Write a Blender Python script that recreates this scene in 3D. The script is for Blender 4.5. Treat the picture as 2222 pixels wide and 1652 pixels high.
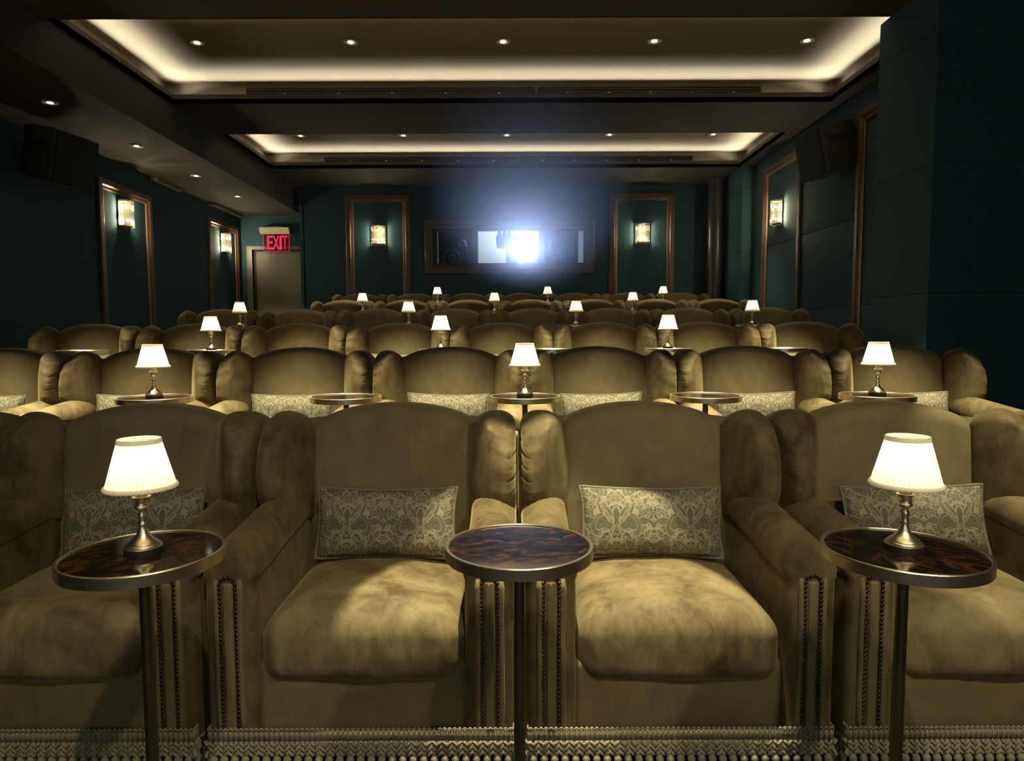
import bpy, math, random
from mathutils import Vector, Matrix, noise
random.seed(7)
PI = math.pi
S = bpy.context.scene
COL = S.collection
for o in list(bpy.data.objects):
    bpy.data.objects.remove(o)

# ---------------------------------------------------------------- camera, world, exposure
ZC = 1.22
cam_d = bpy.data.cameras.new('camera')
cam_d.sensor_width = 36.0
cam_d.lens = 36.0 * 1450.0 / 2222.0
cam_d.clip_start = 0.02
cam = bpy.data.objects.new('camera', cam_d)
COL.objects.link(cam)
cam.matrix_world = (Matrix.Translation((0, 0, ZC)) @ Matrix.Rotation(math.radians(86.0), 4, 'X')
                    @ Matrix.Rotation(math.radians(-0.2), 4, 'Z'))
S.camera = cam
w = bpy.data.worlds.new('world')
S.world = w
w.use_nodes = True
bg = w.node_tree.nodes['Background']
bg.inputs[0].default_value = (0.60, 0.60, 0.44, 1)
bg.inputs[1].default_value = 0.03
vs = S.view_settings
vs.view_transform = 'Standard'
vs.look = 'None'
vs.gamma = 1.0
vs.use_curve_mapping = False
vs.exposure = 0.0
S.cycles.max_bounces = 8
S.cycles.diffuse_bounces = 3
S.cycles.glossy_bounces = 3
S.cycles.transmission_bounces = 4
S.cycles.transparent_max_bounces = 8
S.cycles.sample_clamp_indirect = 4.0
S.cycles.caustics_reflective = False
S.cycles.caustics_refractive = False

WARM = (1.0, 0.90, 0.68)
def light(name, kind, loc, energy, color=WARM, aim=None, parent=None, **kw):
    d = bpy.data.lights.new(name, kind)
    d.energy = energy
    d.color = color
    for k, v in kw.items():
        setattr(d, k, v)
    o = bpy.data.objects.new(name, d)
    COL.objects.link(o)
    o.location = loc
    if aim is not None:
        o.rotation_euler = (Vector(aim) - Vector(loc)).to_track_quat('-Z', 'Y').to_euler()
    if parent is not None:
        o.parent = parent
    return o

# house lights over the seats outside the frame, plus a pair of added fill spots
def down(x, y, z, energy, half, blend, soft=0.02):
    light('ceiling_or_fill_spot', 'SPOT', (x, y, z), energy, WARM, aim=(x, y + 0.0001, 0),
          spot_size=math.radians(2*half), spot_blend=blend, shadow_soft_size=soft)
down(0.12, 1.74, 3.70, 1050, 10.6, 0.12)
down(1.76, 2.00, 3.70, 480, 10.4, 0.35)
for x, e in ((0.3, 165), (1.6, 175)):  # added wide fill spots to brighten the front row backs
    down(x, -0.60, 3.70, e, 62, 0.6, 0.06)
for x in (-2.96, -2.1, -1.22, -0.34, 0.50, 1.34, 2.2):
    down(x, 3.20, 3.70, 1250, 15.6, 0.42)
for x, e in ((-3.5, 500), (-2.62, 700), (-1.74, 1000), (-0.9, 1000), (-0.06, 1000), (0.76, 1000), (1.6, 1000), (2.28, 900)):
    down(x, 4.90, 3.70, e*1.3, 17.8, 0.42)

# ---------------------------------------------------------------- mesh helpers
class MB:
    def __init__(self):
        self.v = []; self.f = []
    def add(self, vs, fs):
        n = len(self.v)
        self.v += [tuple(p) for p in vs]
        self.f += [tuple(i + n for i in f) for f in fs]
    def box(self, x0, x1, y0, y1, z0, z1):
        self.add([(x0,y0,z0),(x1,y0,z0),(x1,y1,z0),(x0,y1,z0),(x0,y0,z1),(x1,y0,z1),(x1,y1,z1),(x0,y1,z1)],
                 [(0,3,2,1),(4,5,6,7),(0,1,5,4),(1,2,6,5),(2,3,7,6),(3,0,4,7)])
    def loft(self, loops, closed=True, cap=True):
        n = len(loops[0]); vs = []; fs = []
        for L in loops: vs += list(L)
        for i in range(len(loops) - 1):
            for j in range(n if closed else n - 1):
                k = (j + 1) % n
                fs.append((i*n+j, i*n+k, (i+1)*n+k, (i+1)*n+j))
        if cap and closed:
            fs.append(tuple(reversed(range(n))))
            fs.append(tuple((len(loops)-1)*n + j for j in range(n)))
        self.add(vs, fs)
    def lathe(self, prof, n=24, c=(0,0,0), cap=True, rad=None):
        loops = []
        for r, z in prof:
            L = []
            for j in range(n):
                a = 2*PI*j/n
                rr = r if rad is None else rad(r, z, a, j)
                L.append((c[0]+rr*math.cos(a), c[1]+rr*math.sin(a), c[2]+z))
            loops.append(L)
        self.loft(loops, True, cap)
    def tube(self, pts, r, n=6, closed=False, cap=True):
        pts = [Vector(p) for p in pts]; m = len(pts); loops = []
        up = None
        for i, p in enumerate(pts):
            if closed: t = pts[(i+1) % m] - pts[i-1]
            else: t = pts[min(i+1, m-1)] - pts[max(i-1, 0)]
            t.normalize()
            if up is None:
                up = Vector((0,0,1)) if abs(t.z) < .9 else Vector((0,1,0))
            a = t.cross(up); 
            if a.length < 1e-6: a = t.orthogonal()
            a.normalize(); b = a.cross(t)
            up = b.copy()
            rr = r[i] if isinstance(r, (list, tuple)) else r
            loops.append([p + a*(rr*math.cos(2*PI*j/n)) + b*(rr*math.sin(2*PI*j/n)) for j in range(n)])
        if closed:
            loops.append(loops[0]); cap = False
        self.loft(loops, True, cap)
    def rbox(self, hx, hy, hz, r, nx=6, ny=6, nz=6, k=4, fn=None):
        """rounded box centred on the origin; fn(x,y,z) deforms every vertex"""
        def axis(h, n):
            co = [r*math.tan(PI/4*i/k) for i in range(k+1)]
            inner = h - r
            a = [-(inner + c) for c in reversed(co)]
            b = [inner + c for c in co]
            mid = [-inner + 2*inner*i/n for i in range(1, n)]
            return a + mid + b
        X, Y, Z = axis(hx, nx), axis(hy, ny), axis(hz, nz)
        idx = {}; vs = []; fs = []
        def vid(i, j, l):
            key = (i, j, l)
            if key not in idx:
                p = Vector((X[i], Y[j], Z[l]))
                q = Vector((max(-(hx-r), min(hx-r, p.x)), max(-(hy-r), min(hy-r, p.y)), max(-(hz-r), min(hz-r, p.z))))
                d = p - q
                if d.length > 1e-9: p = q + d.normalized()*r
                idx[key] = len(vs)
                vs.append(fn(p.x, p.y, p.z) if fn else tuple(p))
            return idx[key]
        a, b, c = len(X)-1, len(Y)-1, len(Z)-1
        for i in range(a):
            for j in range(b):
                fs.append((vid(i,j,0), vid(i,j+1,0), vid(i+1,j+1,0), vid(i+1,j,0)))
                fs.append((vid(i,j,c), vid(i+1,j,c), vid(i+1,j+1,c), vid(i,j+1,c)))
        for i in range(a):
            for l in range(c):
                fs.append((vid(i,0,l), vid(i+1,0,l), vid(i+1,0,l+1), vid(i,0,l+1)))
                fs.append((vid(i,b,l), vid(i,b,l+1), vid(i+1,b,l+1), vid(i+1,b,l)))
        for j in range(b):
            for l in range(c):
                fs.append((vid(0,j,l), vid(0,j,l+1), vid(0,j+1,l+1), vid(0,j+1,l)))
                fs.append((vid(a,j,l), vid(a,j+1,l), vid(a,j+1,l+1), vid(a,j,l+1)))
        self.add(vs, fs)
    def mesh(self, name, mat, smooth=False):
        me = bpy.data.meshes.new(name)
        me.from_pydata(self.v, [], self.f)
        import bmesh
        bm = bmesh.new(); bm.from_mesh(me)
        bmesh.ops.recalc_face_normals(bm, faces=bm.faces)
        bm.to_mesh(me); bm.free()
        if mat: me.materials.append(mat)
        if smooth:
            me.polygons.foreach_set('use_smooth', [True]*len(me.polygons))
            if smooth is not True:
                me.set_sharp_from_angle(angle=math.radians(smooth))
        return me
    def obj(self, name, mat, parent=None, smooth=False, loc=None):
        return link(name, self.mesh(name, mat, smooth), parent, loc)

def link(name, me, parent=None, loc=None):
    o = bpy.data.objects.new(name, me)
    COL.objects.link(o)
    if parent is not None: o.parent = parent
    if loc is not None: o.location = loc
    return o
def tag(o, label, cat, group=None):
    o['label'] = label; o['category'] = cat
    if group: o['group'] = group
    return o
def thing(name, label, cat, loc=(0,0,0), rz=0.0, group=None):
    o = bpy.data.objects.new(name, None)
    o.empty_display_size = 0.05
    COL.objects.link(o)
    o.location = loc; o.rotation_euler = (0, 0, rz)
    return tag(o, label, cat, group)
def struct(o):
    o['kind'] = 'structure'
    return o
def sroot(name, loc=(0,0,0), rz=0.0):
    o = bpy.data.objects.new(name, None); o.empty_display_size = 0.05
    COL.objects.link(o); o.location = loc; o.rotation_euler = (0,0,rz)
    return struct(o)
def dup(root, loc, label, rz=None, group=None):
    r = root.copy(); COL.objects.link(r); r.location = loc
    if rz is not None: r.rotation_euler = (0,0,rz)
    if 'label' in r: r['label'] = label
    if group: r['group'] = group
    for ch in list(root.children):
        c = ch.copy(); COL.objects.link(c); c.parent = r
        for g in list(ch.children):
            d = g.copy(); COL.objects.link(d); d.parent = c
    return r

# ---------------------------------------------------------------- materials
def new_mat(name):
    m = bpy.data.materials.new(name); m.use_nodes = True
    nt = m.node_tree
    return m, nt, nt.nodes['Principled BSDF']
def N(nt, kind, **kw):
    n = nt.nodes.new(kind)
    for k, v in kw.items():
        if hasattr(n, k) and not k[0].isupper(): setattr(n, k, v)
        else: n.inputs[k.replace('_', ' ')].default_value = v
    return n
def L(nt, a, b): nt.links.new(a, b)
def ramp(nt, fac, stops):
    r = nt.nodes.new('ShaderNodeValToRGB')
    e = r.color_ramp.elements
    while len(e) < len(stops): e.new(0.5)
    for el, (p, c) in zip(e, stops):
        el.position = p; el.color = c if len(c) == 4 else (*c, 1)
    L(nt, fac, r.inputs[0])
    return r
def math_n(nt, op, a, b=None, c=None, clamp=False):
    n = nt.nodes.new('ShaderNodeMath'); n.operation = op; n.use_clamp = clamp
    for i, x in enumerate((a, b, c)):
        if x is None: continue
        if isinstance(x, (int, float)): n.inputs[i].default_value = x
        else: L(nt, x, n.inputs[i])
    return n.outputs[0]
def coords(nt, rand=True, scale=(1,1,1)):
    tc = nt.nodes.new('ShaderNodeTexCoord')
    out = tc.outputs['Object']
    if rand:
        oi = nt.nodes.new('ShaderNodeObjectInfo')
        vm = nt.nodes.new('ShaderNodeVectorMath'); vm.operation = 'MULTIPLY_ADD'
        cmb = nt.nodes.new('ShaderNodeCombineXYZ')
        L(nt, oi.outputs['Random'], cmb.inputs[0]); L(nt, oi.outputs['Random'], cmb.inputs[1])
        vm.inputs[1].default_value = (17.3, 9.1, 0)
        L(nt, cmb.outputs[0], vm.inputs[0]); L(nt, out, vm.inputs[2])
        out = vm.outputs[0]
    mp = nt.nodes.new('ShaderNodeMapping'); mp.inputs['Scale'].default_value = scale
    L(nt, out, mp.inputs[0])
    return mp.outputs[0]
def noise_n(nt, vec, scale, detail=3, rough=0.5, dist=0.0):
    n = nt.nodes.new('ShaderNodeTexNoise')
    n.inputs['Scale'].default_value = scale; n.inputs['Detail'].default_value = detail
    n.inputs['Roughness'].default_value = rough; n.inputs['Distortion'].default_value = dist
    L(nt, vec, n.inputs['Vector'])
    return n.outputs['Fac']
def bump(nt, h, bsdf, strength=0.2, dist=0.002):
    b = nt.nodes.new('ShaderNodeBump'); b.inputs['Strength'].default_value = strength
    b.inputs['Distance'].default_value = dist
    L(nt, h, b.inputs['Height']); L(nt, b.outputs[0], bsdf.inputs['Normal'])
def mixc(nt, fac, a, b):
    m = nt.nodes.new('ShaderNodeMix'); m.data_type = 'RGBA'
    for s, x in ((m.inputs[0], fac), (m.inputs[6], a), (m.inputs[7], b)):
        if isinstance(x, (int, float)): s.default_value = x
        elif isinstance(x, tuple): s.default_value = x if len(x) == 4 else (*x, 1)
        else: L(nt, x, s)
    return m.outputs[2]
def simple(name, col, rough=0.5, metal=0.0, emis=None, es=0.0, var=0.0, vscale=20, bscale=None, bstr=0.1, sheen=0.0):
    m, nt, p = new_mat(name)
    p.inputs['Base Color'].default_value = (*col, 1)
    p.inputs['Roughness'].default_value = rough
    p.inputs['Metallic'].default_value = metal
    p.inputs['Sheen Weight'].default_value = sheen
    if var or bscale: v = coords(nt)
    if var:
        f = noise_n(nt, v, vscale, 4)
        c = mixc(nt, f, tuple(x*(1-var) for x in col), tuple(min(1, x*(1+var)) for x in col))
        L(nt, c, p.inputs['Base Color'])
    if bscale: bump(nt, noise_n(nt, v, bscale, 3), p, bstr)
    if emis:
        p.inputs['Emission Color'].default_value = (*emis, 1)
        p.inputs['Emission Strength'].default_value = es
    return m

def velvet(name, dark, lite, lo=0.36, hi=0.60):
    m, nt, p = new_mat(name)
    v = coords(nt)
    v2 = coords(nt, scale=(1.0, 1.0, 0.35))
    n1 = noise_n(nt, v, 5.0, 4, 0.6, 0.6)
    n2 = noise_n(nt, v2, 26.0, 5, 0.65, 0.8)
    s = math_n(nt, 'ADD', math_n(nt, 'MULTIPLY', n1, 0.68), math_n(nt, 'MULTIPLY', n2, 0.32))
    r = ramp(nt, s, [(lo, dark), ((lo+hi)/2, tuple((a+b)/2 for a, b in zip(dark, lite))), (hi, lite)])
    L(nt, r.outputs[0], p.inputs['Base Color'])
    p.inputs['Roughness'].default_value = 0.72
    p.inputs['Specular IOR Level'].default_value = 0.25
    p.inputs['Sheen Weight'].default_value = 0.55
    p.inputs['Sheen Roughness'].default_value = 0.38
    L(nt, mixc(nt, 0.5, r.outputs[0], (0.90, 0.74, 0.32)), p.inputs['Sheen Tint'])
    fine = noise_n(nt, coords(nt, scale=(1, 1, 0.25)), 520, 2)
    hb = math_n(nt, 'ADD', math_n(nt, 'MULTIPLY', fine, 0.35), math_n(nt, 'MULTIPLY', n2, 0.65))
    bump(nt, hb, p, 0.35, 0.004)
    return m
M = {}
M['velvet'] = velvet('olive_gold_velvet', (0.135, 0.099, 0.038), (0.215, 0.166, 0.070), 0.32, 0.66)
M['velvet_worn'] = velvet('brushed_olive_gold_velvet', (0.088, 0.060, 0.020), (0.262, 0.200, 0.083), 0.36, 0.62)
M['velvet_side'] = velvet('shade_toned_nap_velvet', (0.050, 0.034, 0.011), (0.172, 0.128, 0.050), 0.37, 0.61)  # mottled nap, colour darkened for the weaker light on wings and arms
M['under'] = simple('dark_underside', (0.02, 0.017, 0.01), 0.9)
M['nail'] = simple('antique_nail', (0.10, 0.075, 0.035), 0.35, 1.0)
M['fringe'] = simple('fringe_cord', (0.29, 0.25, 0.125), 0.75, var=0.35, vscale=60, bscale=350, bstr=0.5, sheen=0.2)
M['brass'] = simple('brushed_brass', (0.66, 0.58, 0.38), 0.33, 1.0, var=0.12, vscale=80, bscale=200, bstr=0.03)
M['brass_dark'] = simple('aged_brass', (0.20, 0.165, 0.085), 0.42, 1.0, var=0.2, vscale=40)
M['bronze'] = simple('dark_bronze', (0.045, 0.036, 0.018), 0.45, 0.6)
M['felt'] = simple('dark_felt_base', (0.02, 0.017, 0.01), 0.5)
M['oak'] = None
M['fabric_wall'] = None

def wall_fabric():
    m, nt, p = new_mat('teal_wall_fabric')
    v = coords(nt, rand=False)
    a = noise_n(nt, coords(nt, rand=False, scale=(1, 1, 0.12)), 260, 2)
    b = noise_n(nt, coords(nt, rand=False, scale=(0.12, 0.12, 1)), 260, 2)
    g = noise_n(nt, v, 160, 2, 0.7)
    s = math_n(nt, 'ADD', math_n(nt, 'MULTIPLY', math_n(nt, 'ADD', a, b), 0.25), math_n(nt, 'MULTIPLY', g, 0.5))
    r = ramp(nt, s, [(0.38, (0.027, 0.063, 0.073)), (0.62, (0.052, 0.118, 0.133))])
    L(nt, r.outputs[0], p.inputs['Base Color'])
    p.inputs['Roughness'].default_value = 0.85
    p.inputs['Specular IOR Level'].default_value = 0.2
    bump(nt, s, p, 0.3, 0.002)
    return m
M['fabric_wall'] = wall_fabric()
def oak(name, sc):
    m, nt, p = new_mat(name)
    v = coords(nt, scale=sc)
    g = noise_n(nt, v, 6, 5, 0.6, 1.2)
    r = ramp(nt, g, [(0.3, (0.055, 0.028, 0.016)), (0.5, (0.13, 0.068, 0.038)), (0.7, (0.175, 0.098, 0.056))])
    L(nt, r.outputs[0], p.inputs['Base Color'])
    p.inputs['Roughness'].default_value = 0.42
    bump(nt, g, p, 0.15, 0.002)
    return m
M['oak'] = oak('oak_stile', (14, 14, 0.9)); M['oak_rail'] = oak('oak_rail', (0.9, 14, 14))
M['bead'] = simple('gilt_bead', (0.45, 0.27, 0.13), 0.35, 0.3)
M['ceiling'] = simple('brown_black_ceiling', (0.050, 0.042, 0.028), 0.85, var=0.15, vscale=4)
M['tray'] = simple('tray_ceiling', (0.30, 0.265, 0.20), 0.9, var=0.05, vscale=3)
M['steel'] = simple('grille_metal', (0.03, 0.027, 0.02), 0.4, 0.5)
M['slot'] = simple('grille_slot', (0.012, 0.011, 0.008), 0.7)
M['white_trim'] = simple('downlight_trim', (0.55, 0.50, 0.38), 0.5)
M['led'] = simple('downlight_lamp', (0.9, 0.85, 0.7), 0.5, emis=(1, 0.93, 0.74), es=4.0)
M['black'] = simple('speaker_black', (0.014, 0.012, 0.009), 0.6, bscale=300, bstr=0.1)
M['grille_cloth'] = simple('speaker_grille', (0.008, 0.007, 0.006), 0.8, bscale=500, bstr=0.3)
M['speaker_side'] = simple('speaker_side', (0.052, 0.044, 0.028), 0.55, bscale=300, bstr=0.1)
M['carpet'] = simple('dark_carpet', (0.018, 0.014, 0.009), 0.95, var=0.4, vscale=60, bscale=200, bstr=0.4)
M['column'] = simple('dark_column_paint', (0.035, 0.034, 0.026), 0.32)
M['door'] = simple('bronze_door', (0.105, 0.090, 0.052), 0.45, var=0.08, vscale=3)
M['door_frame'] = simple('door_frame_metal', (0.15, 0.13, 0.085), 0.4)
M['sign_metal'] = simple('exit_housing', (0.50, 0.46, 0.33), 0.35, 0.5, var=0.2, vscale=15)
M['exit_red'] = simple('exit_letters', (0.7, 0.01, 0.06), 0.4, emis=(1.0, 0.010, 0.075), es=0.62)
M['exit_edge'] = simple('exit_edge_glow', (0.6, 0.03, 0.08), 0.3, emis=(0.9, 0.03, 0.12), es=0.35)
M['booth_wall'] = simple('booth_wall_paint', (0.62, 0.66, 0.66), 0.8)
M['machine'] = simple('projector_black', (0.022, 0.022, 0.024), 0.45)
M['machine_grey'] = simple('projector_grey', (0.10, 0.105, 0.115), 0.4, 0.3)
M['chrome'] = simple('chrome', (0.6, 0.6, 0.6), 0.2, 1.0)
M['projector_lens'] = simple('projector_beam_lens', (1, 1, 1), 0.3, emis=(0.86, 0.95, 1.0), es=60.0)
M['bulb'] = simple('sconce_bulb', (1, 0.9, 0.7), 0.4, emis=(1, 0.84, 0.55), es=16.0)
M['shade_trim'] = None

def clear_glass(name, tint, gloss):
    m, nt, p = new_mat(name)
    out = nt.nodes['Material Output']
    t = nt.nodes.new('ShaderNodeBsdfTransparent'); t.inputs[0].default_value = (*tint, 1)
    g = nt.nodes.new('ShaderNodeBsdfGlossy'); g.inputs['Roughness'].default_value = 0.02
    mx = nt.nodes.new('ShaderNodeMixShader'); mx.inputs[0].default_value = gloss
    L(nt, t.outputs[0], mx.inputs[1]); L(nt, g.outputs[0], mx.inputs[2]); L(nt, mx.outputs[0], out.inputs[0])
    nt.nodes.remove(p)
    return m
M['glass'] = clear_glass('port_glass', (0.93, 0.95, 0.95), 0.05)
M['acrylic'] = clear_glass('exit_acrylic', (0.95, 0.80, 0.78), 0.06)

def shade_mat(name, base, trans, emis, es, pleat=True):
    m, nt, p = new_mat(name)
    out = nt.nodes['Material Output']
    tc = nt.nodes.new('ShaderNodeTexCoord')
    sep = nt.nodes.new('ShaderNodeSeparateXYZ'); L(nt, tc.outputs['Object'], sep.inputs[0])
    ang = math_n(nt, 'ARCTAN2', sep.outputs[1], sep.outputs[0])
    wv = math_n(nt, 'SINE', math_n(nt, 'MULTIPLY', ang, 44.0))
    fold = math_n(nt, 'MULTIPLY_ADD', wv, 0.5, 0.5)
    nz = noise_n(nt, tc.outputs['Object'], 60, 2)
    thick = math_n(nt, 'MULTIPLY_ADD', math_n(nt, 'MULTIPLY', fold, nz), 0.9, 0.55)   # cloth lets more light through between folds
    d = nt.nodes.new('ShaderNodeBsdfDiffuse'); d.inputs[0].default_value = (*base, 1)
    t = nt.nodes.new('ShaderNodeBsdfTranslucent')
    tcn = nt.nodes.new('ShaderNodeVectorMath'); tcn.operation = 'SCALE'; tcn.inputs[0].default_value = trans
    L(nt, thick, tcn.inputs['Scale']); L(nt, tcn.outputs[0], t.inputs[0])
    mx = nt.nodes.new('ShaderNodeMixShader'); mx.inputs[0].default_value = 0.6
    L(nt, d.outputs[0], mx.inputs[1]); L(nt, t.outputs[0], mx.inputs[2])
    e = nt.nodes.new('ShaderNodeEmission'); e.inputs[0].default_value = (*emis, 1)
    L(nt, math_n(nt, 'MULTIPLY', thick, es), e.inputs[1])
    ad = nt.nodes.new('ShaderNodeAddShader')
    L(nt, mx.outputs[0], ad.inputs[0]); L(nt, e.outputs[0], ad.inputs[1]); L(nt, ad.outputs[0], out.inputs[0])
    nt.nodes.remove(p)
    return m
M['shade'] = shade_mat('pleated_shade', (0.75, 0.68, 0.5), (0.8, 0.72, 0.52), (1.0, 0.88, 0.62), 0.42)
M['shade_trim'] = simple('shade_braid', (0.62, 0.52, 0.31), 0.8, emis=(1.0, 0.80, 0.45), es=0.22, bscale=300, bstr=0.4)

def rod_mat():
    m, nt, p = new_mat('crystal_rod')
    out = nt.nodes['Material Output']
    tr = nt.nodes.new('ShaderNodeBsdfTranslucent'); tr.inputs[0].default_value = (0.055, 0.049, 0.037, 1)
    tp = nt.nodes.new('ShaderNodeBsdfTransparent'); tp.inputs[0].default_value = (0.96, 0.93, 0.85, 1)
    gl = nt.nodes.new('ShaderNodeBsdfGlossy'); gl.inputs['Roughness'].default_value = 0.08
    a = nt.nodes.new('ShaderNodeMixShader'); a.inputs[0].default_value = 0.68
    L(nt, tr.outputs[0], a.inputs[1]); L(nt, tp.outputs[0], a.inputs[2])
    b = nt.nodes.new('ShaderNodeMixShader'); b.inputs[0].default_value = 0.15
    L(nt, a.outputs[0], b.inputs[1]); L(nt, gl.outputs[0], b.inputs[2]); L(nt, b.outputs[0], out.inputs[0])
    nt.nodes.remove(p)
    return m
M['rod'] = rod_mat()

def tortoise():
    m, nt, p = new_mat('tortoise_mirror_glass')
    v = coords(nt)
    n = noise_n(nt, coords(nt, scale=(1, 1.7, 1)), 17, 6, 0.62, 1.6)
    r = ramp(nt, n, [(0.44, (0.006, 0.006, 0.004)), (0.55, (0.022, 0.012, 0.005)), (0.60, (0.070, 0.022, 0.009)),
                     (0.70, (0.042, 0.018, 0.009)), (0.8, (0.03, 0.016, 0.008))])
    L(nt, r.outputs[0], p.inputs['Base Color'])
    p.inputs['Roughness'].default_value = 0.06
    p.inputs['IOR'].default_value = 2.5
    return m
M['tortoise'] = tortoise()

def damask():
    """mirrored tapestry: large drop-shaped motifs with concentric veins on an ochre ground full of small tendrils"""
    m, nt, p = new_mat('damask_tapestry')
    tc = nt.nodes.new('ShaderNodeTexCoord')
    sep = nt.nodes.new('ShaderNodeSeparateXYZ'); L(nt, tc.outputs['Object'], sep.inputs[0])
    xm = math_n(nt, 'PINGPONG', sep.outputs[0], 0.119)
    cmb = nt.nodes.new('ShaderNodeCombineXYZ')
    L(nt, xm, cmb.inputs[0]); L(nt, sep.outputs[2], cmb.inputs[1])
    base = cmb.outputs[0]
    def warp(scale, amt):
        nv = nt.nodes.new('ShaderNodeTexNoise'); nv.inputs['Scale'].default_value = scale; nv.inputs['Detail'].default_value = 0
        L(nt, base, nv.inputs['Vector'])
        vm = nt.nodes.new('ShaderNodeVectorMath'); vm.operation = 'MULTIPLY_ADD'
        vm.inputs[1].default_value = (amt, amt, 0.0)
        L(nt, nv.outputs['Color'], vm.inputs[0]); L(nt, base, vm.inputs[2])
        return vm.outputs[0]
    w1 = warp(24, 0.07); w2 = warp(46, 0.045)
    ve = nt.nodes.new('ShaderNodeTexVoronoi'); ve.feature = 'DISTANCE_TO_EDGE'; ve.inputs['Scale'].default_value = 30; L(nt, w1, ve.inputs['Vector'])
    vo = nt.nodes.new('ShaderNodeTexVoronoi'); vo.inputs['Scale'].default_value = 30; L(nt, w1, vo.inputs['Vector'])
    vsm = nt.nodes.new('ShaderNodeTexVoronoi'); vsm.feature = 'DISTANCE_TO_EDGE'; vsm.inputs['Scale'].default_value = 95; L(nt, w2, vsm.inputs['Vector'])
    vso = nt.nodes.new('ShaderNodeTexVoronoi'); vso.inputs['Scale'].default_value = 95; L(nt, w2, vso.inputs['Vector'])
    rings = math_n(nt, 'GREATER_THAN', math_n(nt, 'SINE', math_n(nt, 'MULTIPLY', ve.outputs['Distance'], 105.0)), 0.25)
    small = math_n(nt, 'LESS_THAN', vsm.outputs['Distance'], 0.11)
    edge = math_n(nt, 'LESS_THAN', ve.outputs['Distance'], 0.04)
    sc = nt.nodes.new('ShaderNodeSeparateColor'); L(nt, vo.outputs['Color'], sc.inputs[0])
    sc2 = nt.nodes.new('ShaderNodeSeparateColor'); L(nt, vso.outputs['Color'], sc2.inputs[0])
    ismotif = math_n(nt, 'GREATER_THAN', sc.outputs[0], 0.38)
    green = mixc(nt, rings, (0.062, 0.060, 0.029), (0.165, 0.148, 0.075))
    ground = mixc(nt, math_n(nt, 'GREATER_THAN', sc2.outputs[0], 0.5), (0.095, 0.066, 0.024), (0.075, 0.074, 0.040))
    ochre = mixc(nt, small, ground, (0.225, 0.192, 0.100))
    colr = mixc(nt, edge, mixc(nt, ismotif, ochre, green), (0.265, 0.228, 0.122))
    L(nt, colr, p.inputs['Base Color'])
    p.inputs['Roughness'].default_value = 0.8
    fine = noise_n(nt, tc.outputs['Object'], 600, 2)
    bump(nt, fine, p, 0.25, 0.001)
    return m
M['damask'] = damask()
M['damask_cord'] = simple('damask_piping', (0.15, 0.135, 0.07), 0.8, var=0.8, vscale=160, bscale=300, bstr=0.3)
M['lamp_tube'] = simple('lamp_candle_sleeve', (0.30, 0.27, 0.15), 0.35, 0.4)

# ---------------------------------------------------------------- the setting
FL = [0.0, 0.17, 0.342, 0.53, 0.72, 0.905]          # floor height of each seating row
BK = [2.28, 3.87, 5.64, 7.39, 9.22, 10.82]          # depth of each row's chair backs
CZ, LIP, TOP = ZC + 2.55, ZC + 2.65, ZC + 2.80      # ceiling underside, cove lip, raised tray ceiling
BW = 11.70                                          # back wall
RWX = 3.72
fl = MB()
ys = [-2.5] + [b + 0.31 for b in BK[:5]] + [12.6]
for i in range(6):
    fl.box(-5.1, 4.3, ys[i], ys[i+1], -0.3, FL[i])
struct(fl.obj('floor', M['carpet']))

def tray_hole(y0, y1):
    return (-3.73, 3.52, y0, y1)
T1 = (-3.73, 3.52, 5.60, 7.58); T2 = (-3.68, 3.50, 8.72, 10.49)
ce = MB()
def slab(x0, x1, y0, y1): ce.box(x0, x1, y0, y1, CZ, CZ + 0.05)
slab(-3.76, 4.3, -2.5, T1[2])
slab(-3.76, 4.3, T1[3], T2[2])
slab(-3.76, 4.3, T2[3], BW + 0.1)
for T in (T1, T2):
    slab(-3.9, T[0], T[2], T[3]); slab(T[1], 4.3, T[2], T[3])
    t = 0.012; g = 0.11
    # lip upstand round the opening
    ce.box(T[0]-t, T[0], T[2]-t, T[3]+t, CZ, LIP); ce.box(T[1], T[1]+t, T[2]-t, T[3]+t, CZ, LIP)
    ce.box(T[0], T[1], T[2]-t, T[2], CZ, LIP); ce.box(T[0], T[1], T[3], T[3]+t, CZ, LIP)
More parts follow.
